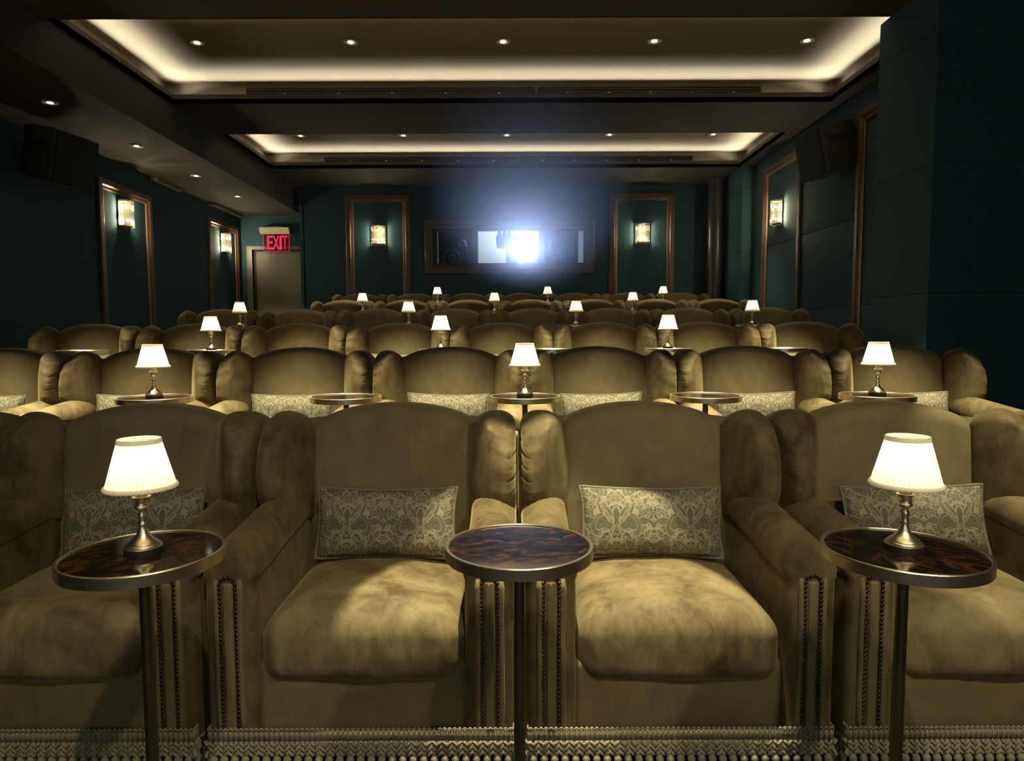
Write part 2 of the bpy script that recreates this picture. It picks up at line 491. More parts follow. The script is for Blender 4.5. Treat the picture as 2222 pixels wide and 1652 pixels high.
# dropped soffit over the left aisle
ce.box(-5.1, -3.755, -2.5, 12.35, ZC + 2.14, CZ + 0.04)
ceil = struct(ce.obj('ceiling', M['ceiling']))
M['fascia'] = simple('black_fascia', (0.016, 0.014, 0.010), 0.8)
m = MB(); m.box(-3.755, -3.749, -2.5, 12.0, ZC + 2.14, CZ - 0.001); m.obj('fascia', M['fascia'], ceil)
for T in (T1, T2):
    g = 0.12
    tr = MB()
    x0, x1, y0, y1 = T[0]-g, T[1]+g, T[2]-g, T[3]+g
    tr.box(x0, x1, y0, y1, TOP, TOP + 0.03)
    tr.box(x0-0.02, x0, y0, y1, CZ + 0.05, TOP); tr.box(x1, x1+0.02, y0, y1, CZ + 0.05, TOP)
    tr.box(x0, x1, y0-0.02, y0, CZ + 0.05, TOP); tr.box(x0, x1, y1, y1+0.02, CZ + 0.05, TOP)
    tr.obj('tray', M['tray'], ceil)
    # light strips lying in the cove behind the lip
    z = CZ + 0.075
    COVE = (1.0, 0.91, 0.72)
    e = 4.3
    for (cx, cy, lx, d) in (((x0+x1)/2, y1-0.04, x1-x0-0.3, (0, -1)), ((x0+x1)/2, y0+0.04, x1-x0-0.3, (0, 1)),
                            (x0+0.04, (y0+y1)/2, y1-y0-0.3, (1, 0)), (x1-0.04, (y0+y1)/2, y1-y0-0.3, (-1, 0))):
        dv = Vector((d[0]*0.93, d[1]*0.93, 0.36)).normalized()
        l = light('cove_light', 'AREA', (cx, cy, z), e*lx*(1.35 if d[1] == 0 else 1.0), COVE, shape='RECTANGLE', size=lx, size_y=0.02, spread=math.radians(120))
        zx = -dv; xx = Vector((1,0,0)) if d[0] == 0 else Vector((0,1,0)); yx = zx.cross(xx)
        l.rotation_euler = Matrix((xx, yx, zx)).transposed().to_euler()

def panelled(name, x0, x1, y0, y1, rows, mat=None):
    """a wall of stacked fabric panels with open joints; every panel is an object"""
    r = sroot(name)
    for a, b in zip(rows[:-1], rows[1:]):
        m = MB(); m.rbox((x1-x0)/2, (y1-y0)/2, (b-a)/2 - 0.0014, 0.003, 1, 1, 1, 2)
        m.obj('panel', M['fabric_wall'], r, smooth=30, loc=((x0+x1)/2, (y0+y1)/2, (a+b)/2))
    return r
rows_ = [-0.3, ZC - 0.66, ZC + 0.29, ZC + 1.24, ZC + 2.19, CZ]
panelled('wall_right', RWX, RWX + 0.2, 5.6, 10.42, rows_)
panelled('wall_right_2', 3.54, RWX + 0.2, 10.42, BW + 0.02, rows_)
panelled('wall_right_3', 3.07, 4.3, 4.96, 5.74, rows_)       # pier
wl = MB(); wl.box(-5.12, -4.92, -2.5, 12.4, -0.3, ZC + 2.14); struct(wl.obj('wall_left', M['fabric_wall']))
# slim strips added for the pale wedges where the left wall meets the soffit
for k, (a, b) in enumerate(((4.9, 6.9), (9.25, 10.0), (11.0, 12.15))):
    m = MB(); m.box(-4.92, -4.80, a, b, ZC + 2.095, ZC + 2.139)
    struct(m.obj('trim_%d' % (k + 1), M['door_frame']))
# back wall with projection port hole
PX0, PX1, PZ0, PZ1 = -1.313, 1.278, ZC + 1.204, ZC + 1.812
wb = MB()
wb.box(-3.60, PX0, BW, BW + 0.15, -0.3, CZ); wb.box(PX1, 3.6, BW, BW + 0.15, -0.3, CZ)
wb.box(PX0, PX1, BW, BW + 0.15, -0.3, PZ0); wb.box(PX0, PX1, BW, BW + 0.15, PZ1, CZ)
wb.box(-3.66, -3.58, BW, 12.3, -0.3, CZ)
struct(wb.obj('wall_back', M['fabric_wall']))
DY = 12.2
wd = MB(); wd.box(-5.1, -3.58, DY, DY + 0.1, -0.3, ZC + 2.2)
struct(wd.obj('wall_back_2', M['fabric_wall']))

# door in the left back alcove
dr = sroot('door_1')
DZ0 = 0.40
m = MB(); m.box(-4.60, -3.60, DY - 0.035, DY - 0.002, DZ0, ZC + 1.490); m.obj('door_leaf', M['door'], dr)
m = MB()
m.box(-4.76, -4.665, DY - 0.07, DY - 0.001, DZ0, ZC + 1.585); m.obj('jamb', M['door_frame'], dr)
m = MB(); m.box(-4.665, -3.60, DY - 0.07, DY - 0.001, ZC + 1.525, ZC + 1.585); m.obj('head', M['door_frame'], dr)
m = MB(); m.box(-4.665, -4.60, DY - 0.02, DY - 0.001, DZ0, ZC + 1.525); m.box(-4.60, -3.6, DY - 0.02, DY - 0.001, ZC + 1.490, ZC + 1.525)
m.obj('door_stop', M['slot'], dr)

# picture-frame mouldings --------------------------------------------------
NTRIM = [3]
def frame(loc, rz, w, h, bar=0.115, dep=0.045, bottom=True, name=None):
    """w,h outer size, origin at lower left corner of the wall face, face looks to local -y"""
    NTRIM[0] += 1
    r = sroot('trim_%d' % NTRIM[0], loc, rz)
    def member(a, b, c, d, nm):
        m = MB()
        # outer edge a->b, inner edge c->d (2D points x,z); profile: outer step, raised face, inner bead
        prof = [(0.0, 0.0), (0.0, 0.72), (0.12, 1.0), (0.62, 1.0), (0.74, 0.62), (1.0, 0.45), (1.0, 0.0)]
        L0 = []; L1 = []
        for t, y in prof:
            L0.append((a[0]+(c[0]-a[0])*t, -dep*y, a[1]+(c[1]-a[1])*t))
            L1.append((b[0]+(d[0]-b[0])*t, -dep*y, b[1]+(d[1]-b[1])*t))
        m.loft([L0, L1]); m.obj(nm, M['oak' if nm == 'stile' else 'oak_rail'], r)
    B = bar
    member((0,0), (0,h), (B,B if bottom else 0), (B,h-B), 'stile')
    member((w,0), (w,h), (w-B,B if bottom else 0), (w-B,h-B), 'stile')
    member((0,h), (w,h), (B,h-B), (w-B,h-B), 'rail')
    if bottom: member((0,0), (w,0), (B,B), (w-B,B), 'rail')
    m = MB()
    k = B + 0.004
    m.tube([(k, -0.012, (B if bottom else 0)), (k, -0.012, h-k), (w-k, -0.012, h-k), (w-k, -0.012, (B if bottom else 0))], 0.010, 5)
    m.obj('bead', M['bead'], r)
    return r
RL, RR = PI/2, -PI/2
# left wall (face +x): local x runs along +y
frame((-4.92, 8.04, 1.10), RL, 1.19, ZC + 1.88 - 1.10, 0.115)
frame((-4.92, 10.93, 1.20), RL, 1.20, ZC + 1.91 - 1.20, 0.11)
# right wall (face -x): local x runs along -y
frame((RWX, 9.96, 1.10), RR, 1.30, ZC + 2.37 - 1.10, 0.115)
frame((RWX, 7.28, 0.80), RR, 1.30, ZC + 2.34 - 0.80, 0.115)
# back wall
frame((-2.86, BW, 1.25), 0, 1.12, ZC + 2.405 - 1.25, 0.125)
frame((1.69, BW, 1.25), 0, 1.13, ZC + 2.418 - 1.25, 0.125)
# projection port: oak frame, dark reveal, glass
pf = frame((-1.50, BW, ZC + 1.035), 0, 2.94, 0.93, 0.125)
win = sroot('window_1')
m = MB()
t = 0.02
m.box(PX0, PX0+t, BW-0.01, BW+0.16, PZ0, PZ1); m.box(PX1-t, PX1, BW-0.01, BW+0.16, PZ0, PZ1)
m.box(PX0, PX1, BW-0.012, BW+0.16, PZ0, PZ0+t); m.box(PX0, PX1, BW-0.01, BW+0.16, PZ1-t, PZ1)
m.obj('window_frame', M['steel'], win)
m = MB(); m.box(PX0+t, PX1-t, BW+0.05, BW+0.056, PZ0+t, PZ1-t); m.obj('pane', M['glass'], win)

# projection booth behind the glass
for nm_, b in (('wall_booth_back', (-2.6, 2.6, 14.2, 14.3, 0.95, CZ)), ('wall_booth_left', (-2.7, -2.6, BW+0.15, 14.3, 0.95, CZ)),
               ('wall_booth_right', (2.6, 2.7, BW+0.15, 14.3, 0.95, CZ)), ('floor_booth', (-2.7, 2.7, BW+0.15, 14.3, 0.85, 0.95)),
               ('ceiling_booth', (-2.7, 2.7, BW+0.15, 14.3, CZ, CZ+0.05))):
    bo = MB(); bo.box(*b); struct(bo.obj(nm_, M['booth_wall']))
light('booth_light', 'AREA', (0, 13.2, CZ-0.05), 38, (0.88, 0.96, 1.0), aim=(0, 13.2, 0), size=1.6)

def reel_projector(loc, label, flip=1):
    t = thing('film_projector', label, 'projector', loc)
    m = MB(); m.box(-0.30, 0.30, -0.25, 0.25, 0.0, 0.95); m.box(-0.31, 0.31, -0.2, 0.2, 0.95, 1.75); m.obj('body', M['machine'], t)
    m = MB(); m.box(0.30*flip, 0.42*flip, -0.16, 0.1, 0.0, 1.5) if flip > 0 else m.box(-0.42, -0.30, -0.16, 0.1, 0.0, 1.5)
    m.obj('side_unit', M['machine_grey'], t)
    for (cx, cz, rr) in ((-0.05*flip, 0.97, 0.150), (-0.05*flip, 0.97, 0.055), (0.14*flip, 1.24, 0.06)):
        m = MB(); m.tube([(cx + rr*math.cos(2*PI*i/28), -0.275, cz + rr*math.sin(2*PI*i/28)) for i in range(28)], 0.008, 6, closed=True)
        m.obj('reel', M['chrome'], t, smooth=True)
    for k in range(4):
        a = k*PI/4
        m = MB(); m.tube([(-0.05*flip - 0.145*math.cos(a), -0.275, 0.97 - 0.145*math.sin(a)), (-0.05*flip + 0.145*math.cos(a), -0.275, 0.97 + 0.145*math.sin(a))], 0.006, 5)
        m.obj('spoke', M['machine_grey'], t)
    m = MB(); m.tube([(0.14*flip, -0.27, 1.30), (0.20*flip, -0.29, 1.26), (0.23*flip, -0.30, 1.12), (0.24*flip, -0.28, 0.85)], 0.008, 5)
    m.obj('film_path', M['chrome'], t, smooth=True)
    return t
reel_projector((-1.05, 12.75, 0.95 + 0.70), 'black film projector with reel rings behind the left end of the port window')
reel_projector((0.93, 12.75, 0.95 + 0.70), 'black reel projector right of the bright lens behind the port window', -1)
for k, x in enumerate((-1.05, 0.93)):
    m = MB(); m.box(x-0.28, x+0.28, 12.52, 12.98, 0.95, 1.65)
    tag(m.obj('equipment_stand', M['machine']), 'dark stand under the %s film projector in the booth' % ('left' if k == 0 else 'right'), 'stand')
# digital projector with the shining lens
dp = thing('digital_projector', 'digital projector with blinding white lens in the port window', 'projector', (0.20, 12.55, 0.95))
m = MB(); m.rbox(0.30, 0.40, 0.26, 0.03, 2, 2, 2, 3, lambda x, y, z: (x, y + 0.1, z + 1.62)); m.obj('body', M['machine_grey'], dp, smooth=40)
m = MB(); m.box(-0.3, 0.3, -0.2, 0.4, 0.0, 1.36); m.obj('pedestal', M['machine'], dp)
m = MB(); m.rbox(0.20, 0.25, 0.09, 0.02, 2, 2, 2, 3, lambda x, y, z: (x - 0.28, y + 0.05, z + 1.98)); m.obj('top_unit', M['machine'], dp, smooth=40)
def ring_y(m, r0, r1, y0, y1, cz, n=28):
    loops = []
    for (r, y) in ((r0, y0), (r1, y0), (r1, y1), (r0, y1)):
        loops.append([(r*math.cos(2*PI*i/n), y, cz + r*math.sin(2*PI*i/n)) for i in range(n)])
    loops.append(loops[0])
    m.loft(loops, True, False)
m = MB(); ring_y(m, 0.098, 0.125, -0.50, -0.28, 1.64); m.obj('lens_barrel', M['machine'], dp, smooth=40)
m = MB(); m.loft([[(0.098*math.cos(2*PI*i/28), -0.46, 1.64 + 0.098*math.sin(2*PI*i/28)) for i in range(28)],
                  [(0.03*math.cos(2*PI*i/28), -0.48, 1.64 + 0.03*math.sin(2*PI*i/28)) for i in range(28)]])
m.obj('lens', M['projector_lens'], dp, smooth=True)
for k in range(3):
    m = MB(); m.lathe([(0.0, 0), (0.035, 0), (0.04, 0.03), (0.03, 0.07), (0.0, 0.075)], 12, (-0.42 + 0.09*k, -0.15, 2.07)); m.obj('knob', M['machine'], dp, smooth=40)
light('projector_beam', 'SPOT', (0.20, 12.03, 0.95 + 1.64), 11000, (0.74, 0.86, 1.0), aim=(0.1, -2.4, 2.45), parent=None,
      spot_size=math.radians(18), spot_blend=0.4, shadow_soft_size=0.05)
m = MB(); m.tube([(1.13 + 0.085*t_*t_*(3-2*t_) - 0.03*math.sin(PI*t_), 12.0, ZC + 1.80 - 1.0*t_) for t_ in [i/24 for i in range(25)]] + [(1.22, 12.0, 0.96)], 0.010, 6)
tag(m.obj('cable', M['machine'], None, True), 'black cable hanging at the right end of the port window', 'cable')

# the cinema screen the beam falls on, at the front of the room behind the viewpoint
sn = thing('cinema_screen', 'white cinema screen filling the front of the room, facing the seats', 'screen', (0.1, -2.42, 1.15))
m = MB(); m.box(-2.3, 2.3, -0.02, 0.0, 0.0, 2.5); m.obj('screen_sheet', simple('screen_white', (0.85, 0.85, 0.83), 0.9), sn)
m = MB(); m.box(-2.4, -2.3, -0.06, 0.02, -0.1, 2.6); m.box(2.3, 2.4, -0.06, 0.02, -0.1, 2.6); m.box(-2.3, 2.3, -0.06, 0.02, -0.1, 0.0); m.box(-2.3, 2.3, -0.06, 0.02, 2.5, 2.6)
m.obj('masking', M['black'], sn)
# round column in the back right corner
c = thing('column', 'dark round column with thin capital ring in the back right corner', 'column', (3.40, 11.25, FL[5]))
m = MB(); m.lathe([(0.138, 0), (0.138, CZ - FL[5] - 0.001)], 32); m.obj('shaft', M['column'], c, smooth=40)
m = MB(); z = CZ - FL[5] - 0.05; m.lathe([(0.138, z-0.03), (0.152, z), (0.152, z+0.03), (0.138, z+0.045)], 32, cap=False); m.obj('capital_ring', M['column'], c, smooth=30)

# ---------------------------------------------------------------- ceiling fittings
def downlight(loc, label, group, rz=0.0, energy=30, ang=60, tilt=0):
    t = thing('downlight', label, 'downlight', loc, 0, group)
    m = MB(); m.lathe([(0.052, 0.0), (0.072, 0.0), (0.072, -0.006), (0.066, -0.010), (0.052, -0.006), (0.052, 0.0)], 24, cap=False); m.obj('trim_ring', M['white_trim'], t, smooth=40)
    m = MB(); m.lathe([(0.052, -0.004), (0.040, 0.02), (0.030, 0.026)], 20, cap=False); m.obj('reflector', M['white_trim'], t, smooth=True)
    m = MB(); m.lathe([(0.0005, 0.0), (0.024, 0.001), (0.030, -0.004)], 16, (0,0,-0.003)); m.obj('lamp', M['led'], t)
    if energy:
        lb = light('downlight_beam', 'SPOT', (0, 0, -0.03), energy, WARM, parent=t, spot_size=math.radians(ang), spot_blend=0.6, shadow_soft_size=0.03)
        lb.rotation_euler = (math.radians(tilt), 0, 0)
    return t
g1 = 'downlights in the raised ceiling trays'
nm = ['leftmost', 'second from the left', 'middle', 'second from the right', 'rightmost']
for k, x in enumerate((-3.01, -1.535, -0.073, 1.376, 2.84)):
    downlight((x, 6.62, TOP), 'recessed downlight, %s of five in the nearer ceiling tray' % nm[k], g1, energy=40)
for k, x in enumerate((-2.97, -1.52, -0.06, 1.387, 2.85)):
    downlight((x, 9.64, TOP), 'recessed downlight, %s of five in the farther ceiling tray' % nm[k], g1, energy=130)
for k, y in enumerate((6.31, 7.73, 9.16, 10.52)):
    downlight((-4.24, y, ZC + 2.14), 'recessed downlight, %s of four along the left aisle soffit' % ['nearest', 'second nearest', 'third nearest', 'farthest'][k],
              'downlights in the left soffit', energy=(170 if k == 3 else 90), ang=(44 if k == 3 else 26), tilt=(26 if k == 3 else 0))

def vent(x0, x1, y, z0, z1, label):
    t = thing('linear_vent', label, 'vent', ((x0+x1)/2, y, z0), 0, 'long slot vents on the tray edges')
    h = (x1-x0)/2; H = z1-z0
    m = MB(); m.box(-h, h, -0.02, 0, H-0.012, H); m.box(-h, h, -0.02, 0, 0, 0.010); m.box(-h, -h+0.015, -0.02, 0, 0.010, H-0.012); m.box(h-0.015, h, -0.02, 0, 0.010, H-0.012)
    m.obj('frame', M['steel'], t)
    m = MB(); m.box(-h+0.015, h-0.015, -0.006, -0.001, 0.010, H-0.012); m.obj('backing', M['slot'], t)
    for k in range(2):
        m = MB(); zz = 0.010 + (H-0.022)*(k+0.62)/2.4; m.box(-h+0.016, h-0.016, -0.018, -0.007, zz, zz+0.016); m.obj('slat', M['steel'], t)
    for k in range(5):
        xx = -h + 2*h*(k+0.7)/5.4
        m = MB(); m.box(xx, xx+0.03, -0.0195, -0.0185, 0.011, 0.03); m.obj('clip', M['sign_metal'], t)
    return t
yv = T1[3] + 0.0
vent(-2.96, 0.27, T1[3] + 0.118, CZ + 0.115, CZ + 0.205, 'long dark slot vent on the nearer tray, left length')
vent(0.29, 2.80, T1[3] + 0.118, CZ + 0.115, CZ + 0.205, 'long dark slot vent on the nearer tray, right length')
vent(-2.90, 0.10, T2[3] + 0.118, CZ + 0.115, CZ + 0.200, 'long dark slot vent on the farther tray, left length')
vent(0.12, 2.82, T2[3] + 0.118, CZ + 0.115, CZ + 0.200, 'long dark slot vent on the farther tray, right length')

# ---------------------------------------------------------------- wall sconces
def sconce(loc, rz, label, e=210.0):
    t = thing('wall_sconce', label, 'sconce', loc, rz, 'crystal rod wall sconces')
    R_, H = 0.115, 0.335
    m = MB(); m.box(-0.125, 0.125, -0.012, 0, -H/2 - 0.01, H/2 + 0.01); m.obj('back_plate', M['brass_dark'], t)
    for s in (-1, 1):
        m = MB(); n = 14
        lo = [[(R_*0.92*math.cos(PI + PI*i/n), -0.012 + 0.8*R_*0.92*math.sin(PI + PI*i/n), z) for i in range(n+1)] for z in (s*(H/2 - 0.022), s*(H/2 - 0.014))]
        m.loft(lo); m.obj('cap', M['brass_dark'], t)
    for i in range(11):
        a = PI*1.07 + PI*0.86*i/10
        x, y = R_*math.cos(a), -0.016 + 0.8*R_*math.sin(a)
        m = MB(); m.lathe([(0.008, -H/2), (0.0115, -H/2 + 0.006), (0.0115, H/2 - 0.006), (0.008, H/2)], 8, (x, y, 0)); m.obj('rod', M['rod'], t, smooth=True)
    for s in (-1, 1):
        m = MB(); m.lathe([(0.0, -0.02), (0.016, -0.012), (0.019, 0.0), (0.016, 0.012), (0.0, 0.02)], 12, (0, -0.055, s*0.085)); m.obj('bulb', M['bulb'], t, smooth=True)
        light('sconce_lamp', 'POINT', (0, -0.055, s*0.085), e, WARM, parent=t, shadow_soft_size=0.02)
    return t
sconce((-4.92, 8.60, ZC + 1.532), RL, 'crystal rod sconce in the nearer frame on the left wall')
sconce((-4.92, 11.56, ZC + 1.560), RL, 'crystal rod sconce beside the door alcove on the left wall')
sconce((RWX, 9.42, ZC + 1.665), RR, 'crystal rod sconce in the frame on the right wall')
sconce((-2.30, BW, ZC + 1.705), 0, 'crystal rod sconce on the back wall left of the port window', 140.0)
sconce((2.262, BW, ZC + 1.72), 0, 'crystal rod sconce on the back wall right of the port window', 140.0)

# ---------------------------------------------------------------- speakers
def speaker(loc, rz, tilt, label):
    t = thing('wall_speaker', label, 'speaker', loc, rz)
    T = Matrix.Rotation(tilt, 4, 'X')
    def tf(x, y, z):
        p = T @ Vector((x, y, z)); return (p.x, p.y, p.z)
    m = MB()
    # cabinet: wide front (local -y), narrower rear
    lo = []
    for (y, hw, z0, z1) in ((-0.22, 0.25, -0.245, 0.245), (-0.19, 0.26, -0.255, 0.255), (0.04, 0.26, -0.255, 0.255), (0.20, 0.20, -0.18, 0.25)):
        lo.append([tf(-hw, y, z0), tf(hw, y, z0), tf(hw, y, z1), tf(-hw, y, z1)])
    m.loft(lo); m.obj('cabinet', M['speaker_side'], t)
    m = MB(); m.rbox(0.245, 0.012, 0.24, 0.01, 2, 1, 2, 2, lambda x, y, z: tf(x, y - 0.225, z)); m.obj('grille', M['grille_cloth'], t, smooth=30)
    for s in (-1, 1):
        m = MB(); m.rbox(0.006, 0.11, 0.035, 0.005, 1, 2, 1, 2, lambda x, y, z: tf(x + s*0.259, y - 0.02, z + 0.09)); m.obj('handle_pocket', M['slot'], t, smooth=30)
    m = MB(); m.box(-0.05, 0.05, 0.10, 0.34, -0.04, 0.04); m.obj('bracket', M['black'], t)
    return t
speaker((3.49, 7.50, ZC + 1.99), RR + 0.10, math.radians(12), 'black loudspeaker angled down high on the right wall')
sp = speaker((-4.55, 6.83, ZC + 1.77), RL - 0.18, math.radians(12), 'black loudspeaker angled down high on the left wall')

# ---------------------------------------------------------------- exit sign
ex = thing('exit_sign', 'red edge-lit EXIT sign with metal housing above the back left door', 'sign', (-4.215, DY - 0.14, ZC + 1.50))
m = MB(); m.box(-0.125, 0.125, 0.0, 0.138, 0.40, 0.425); m.obj('mounting_plate', M['sign_metal'], ex)
m = MB()
m.loft([[(-0.265, -0.05, 0.40), (0.265, -0.05, 0.40), (0.265, 0.09, 0.40), (-0.265, 0.09, 0.40)],
        [(-0.25, -0.04, 0.285), (0.27, -0.04, 0.285), (0.27, 0.08, 0.285), (-0.25, 0.08, 0.285)]]); m.obj('housing', M['sign_metal'], ex)
m = MB(); m.box(-0.205, 0.255, -0.006, 0.006, -0.01, 0.284); m.obj('acrylic_panel', M['acrylic'], ex)
m = MB(); m.box(-0.205, 0.255, -0.008, 0.008, -0.018, -0.010); m.box(0.247, 0.255, -0.008, 0.008, -0.010, 0.284); m.box(-0.211, -0.205, -0.008, 0.008, -0.010, 0.284)
m.obj('edge_glow', M['exit_edge'], ex)
def letters(ch):
    cu = bpy.data.curves.new('letter', 'FONT'); cu.body = ch; cu.extrude = 0.004; cu.size = 1.0; cu.align_x = 'CENTER'; cu.offset = 0.006
    tmp = bpy.data.objects.new('letter', cu); COL.objects.link(tmp)
    bpy.context.view_layer.update()
    me = bpy.data.meshes.new_from_object(tmp.evaluated_get(bpy.context.evaluated_depsgraph_get()))
    bpy.data.objects.remove(tmp)
    me.materials.append(M['exit_red'])
    return me
for ch, x, wd_ in (('E', -0.088, 0.105), ('X', 0.020, 0.115), ('I', 0.102, 0.040), ('T', 0.176, 0.10)):
    me = letters(ch)
    xs = [v.co.x for v in me.vertices]; zs = [v.co.y for v in me.vertices]
    sx = wd_/(max(xs)-min(xs)); sz = 0.245/(max(zs)-min(zs))
    cx = (max(xs)+min(xs))/2; z0 = min(zs)
    for v in me.vertices:
        X, Y, Z = v.co
        v.co = ((X-cx)*sx, -0.012 - Z*0.5, (Y-z0)*sz)
    link('letter', me, ex, (x, 0, 0.014))

# ---------------------------------------------------------------- wing armchair
def nz(x, y, z, s): return noise.noise(Vector((x*s, y*s, z*s)))
def lean(z): return (z - 0.62)*0.10
def part_meshes():
    P = {}
    # inside back: arched top, crowned face
    def fb(x, y, z):
        u = x/0.30; v = (z + 0.30)/0.60
        top = 0.975 - 0.052*u*u - 0.02*u**4
        Z = 0.38 + (top - 0.38)*v
        Y = y + 0.08 + lean(Z)
        if y < 0.05:
            Y -= 0.022*(1-u*u)*math.sin(PI*min(1, max(0, v)))
            Y += 0.004*nz(x, 0, Z, 6)
        return (x, Y, Z)
    m = MB(); m.rbox(0.30, 0.08, 0.30, 0.055, 18, 4, 20, 5, fb); P['backrest'] = m.mesh('backrest', M['velvet'], True)
    # outside back
    def fo(x, y, z):
        v = (z + 0.4)/0.8
        top = 0.93 - 0.03*(x/0.42)**2
        Z = 0.10 + (top - 0.10)*v
        return (x, y + 0.165 + lean(Z)*0.8, Z)
    m = MB(); m.rbox(0.415, 0.035, 0.4, 0.03, 8, 2, 10, 3, fo); P['outside_back'] = m.mesh('outside_back', M['velvet'], True)
    # wings
    def ear(h):
        pts = [(0, .80), (.2, .88), (.4, .985), (.58, 1.0), (.75, .96), (.88, .86), (1.0, .66)]
        for (a, va), (b, vb) in zip(pts[:-1], pts[1:]):
            if h <= b:
                t = (h-a)/(b-a); t = t*t*(3-2*t)*0.5 + t*0.5
                return va + (vb-va)*t
        return pts[-1][1]
    for s, nmx in ((1, 'R'), (-1, 'L')):
        def fw(x, y, z, s=s):
            a = max(0, min(1, (x/0.05 + 1)/2)); b = (1 - y/0.11)/2; h = max(0, min(1, (z/0.19 + 1)/2))
            b2 = b*(1 - (1 - ear(h))*b)
            ib, it = Vector((0.250, 0.03)), Vector((0.372, -0.175))
            ob, ot = Vector((0.429, 0.17)), Vector((0.4275, -0.150))
            p = (ib*(1-b2) + it*b2)*(1-a) + (ob*(1-b2) + ot*b2)*a
            zt = 0.925 + 0.038*math.sin(PI*min(1, b*0.95)) - 0.012*a
            Z = 0.56 + (zt - 0.56)*h
            X, Y = p.x, p.y + lean(Z)*(1 - 0.35*b2)
            # inner face is plump
            if a < 0.5:
                k = math.sin(PI*min(1, max(0, b)))*math.sin(PI*h)*(1-2*a)
                X -= 0.012*k; Y -= 0.010*k
            # gathered creases over the front roll
            if b > 0.62:
                g = 0.0
                for h0, q in ((.50, 1.0), (.60, .8), (.70, 1.0), (.79, .8), (.87, .7), (.38, .7)):
                    hh = h0 + 0.03*(a-0.5)
                    d = (h-hh)/0.0060
                    g += q*math.exp(-d*d)
                fz = min(1, (b-0.62)/0.2)*min(1, max(0, (a-0.35)/0.3))
                Y += 0.0024*g*fz
                X -= 0.0016*g*fz*a
            Y += 0.004*nz(X, Y, Z, 9)
            return (s*X, Y, Z)
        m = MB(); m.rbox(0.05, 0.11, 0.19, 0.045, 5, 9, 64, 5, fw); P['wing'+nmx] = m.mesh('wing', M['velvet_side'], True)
        # arms: rolled top, sloping down to the front
        m = MB(); loops = []
        xc = 0.3535
        def ztop(y):
            t = max(0, min(1, (y + 0.52)/0.50)); return 0.648 + 0.048*t
        secs = [(0.12, 0), (0.02, 0), (-0.05, 0), (-0.10, 0), (-0.16, 0), (-0.22, 0), (-0.28, 0), (-0.34, 0), (-0.40, 0), (-0.45, 0), (-0.48, 0.0),
                (-0.495, 0.0015), (-0.507, 0.006), (-0.515, 0.013), (-0.519, 0.022)]
        for y, d in secs:
            hw = 0.0695 - d; r = hw + 0.006; zt = ztop(y) - d
            cz = zt - r
            L_ = []
            zb = 0.06
            nside = 14
            front = max(0, min(1, (-y - 0.30)/0.2))
            for i in range(nside+1):
                z = zb + (cz - 0.02 - zb)*i/nside
                flare = 0.006*math.sin(PI*i/nside)
                L_.append((-hw - flare*0.3, z))
            for i in range(13):
                a = PI*1.08 - PI*1.16*i/12
                L_.append((r*math.cos(a), cz + r*math.sin(a)))
            for i in range(nside+1):
                z = cz - 0.02 - (cz - 0.02 - zb)*i/nside
                L_.append((hw, z))
            out = []
            for (x, z) in L_:
                yy = y + 0.003*nz(x*s, y, z, 12)
                xx = xc + x + (0.004*nz(x, y*0.6, z, 10) if x < 0 else 0)
                # a soft hollow runs between the front edges
                out.append((s*min(xx, 0.4305), yy, z))
            loops.append(out)
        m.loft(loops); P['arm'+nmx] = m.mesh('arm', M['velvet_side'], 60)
        # narrow panel on the arm front, with the pleated flanks as two ridges
        m = MB()
        def fp(x, y, z):
            return (s*(xc + x), y - 0.520, z + 0.335)
        m.rbox(0.0125, 0.006, 0.215, 0.006, 2, 1, 12, 3, fp); P['panel'+nmx] = m.mesh('arm_panel', M['velvet'], True)
        m = MB()
        for sx in (-0.0315, 0.0315):
            m.tube([(s*(xc+sx + 0.002*nz(z, sx, 0, 9)), -0.519 + 0.002*nz(z, sx, 4, 11), z) for z in [0.14 + 0.42*i/16 for i in range(17)]], [0.0085]*16 + [0.006], 8)
        P['welt'+nmx] = m.mesh('arm_welt', M['velvet'], True)
    # seat cushion
    def fs(x, y, z):
        u = x/0.2815; t = (y + 0.28)/0.56           # 0 = front, 1 = back
        hz = 0.102
        v = z/hz
        w_ = 1.0 - 0.045*t
        X = x*w_
        Z = 0.372 + z - 0.010*(1 - t) - 0.012*t
        k = max(0.0, min(1.0, (v + 0.5)/1.4)); k = k*k*(3-2*k)
        Z += k*(0.030*(1-u**2)*math.sin(PI*(0.15 + 0.7*t)) - 0.022*abs(u)**3*(1-t)) - (1-k)*0.006*(1-u*u)*(1-t)
        Y = y - 0.245
        fr = max(0, 1 - t/0.16)
        Y -= 0.018*fr*(1-u*u)*(1 - v*v) 
        # soft wrinkles, strongest on the front border
        Z += 0.006*nz(x, y, 0, 7)*(0.3 + 0.7*k)
        wr = abs(nz(x*1.0, z*0.25, 3.1, 26))
        Y += (0.007*wr*fr*fr + 0.004*nz(x, y, z, 11))*max(0.0, 1 - abs(u)**8)
        return (X, Y, Z)
    m = MB(); m.rbox(0.2815, 0.28, 0.102, 0.066, 44, 26, 6, 6, fs); P['seat_cushion'] = m.mesh('seat_cushion', M['velvet_worn'], True)
    # piping of the seat cushion is hidden; front rail
    def fr_(x, y, z):
        u = x/0.29
        return (x, y - 0.462 - 0.012*(1-u*u)*(0.5 + z/0.2), z + 0.215 + 0.01*(1-u*u)*(z > 0.05))
    m = MB(); m.rbox(0.288, 0.035, 0.105, 0.022, 14, 2, 8, 4, fr_); P['seat_rail'] = m.mesh('seat_rail', M['velvet'], True)
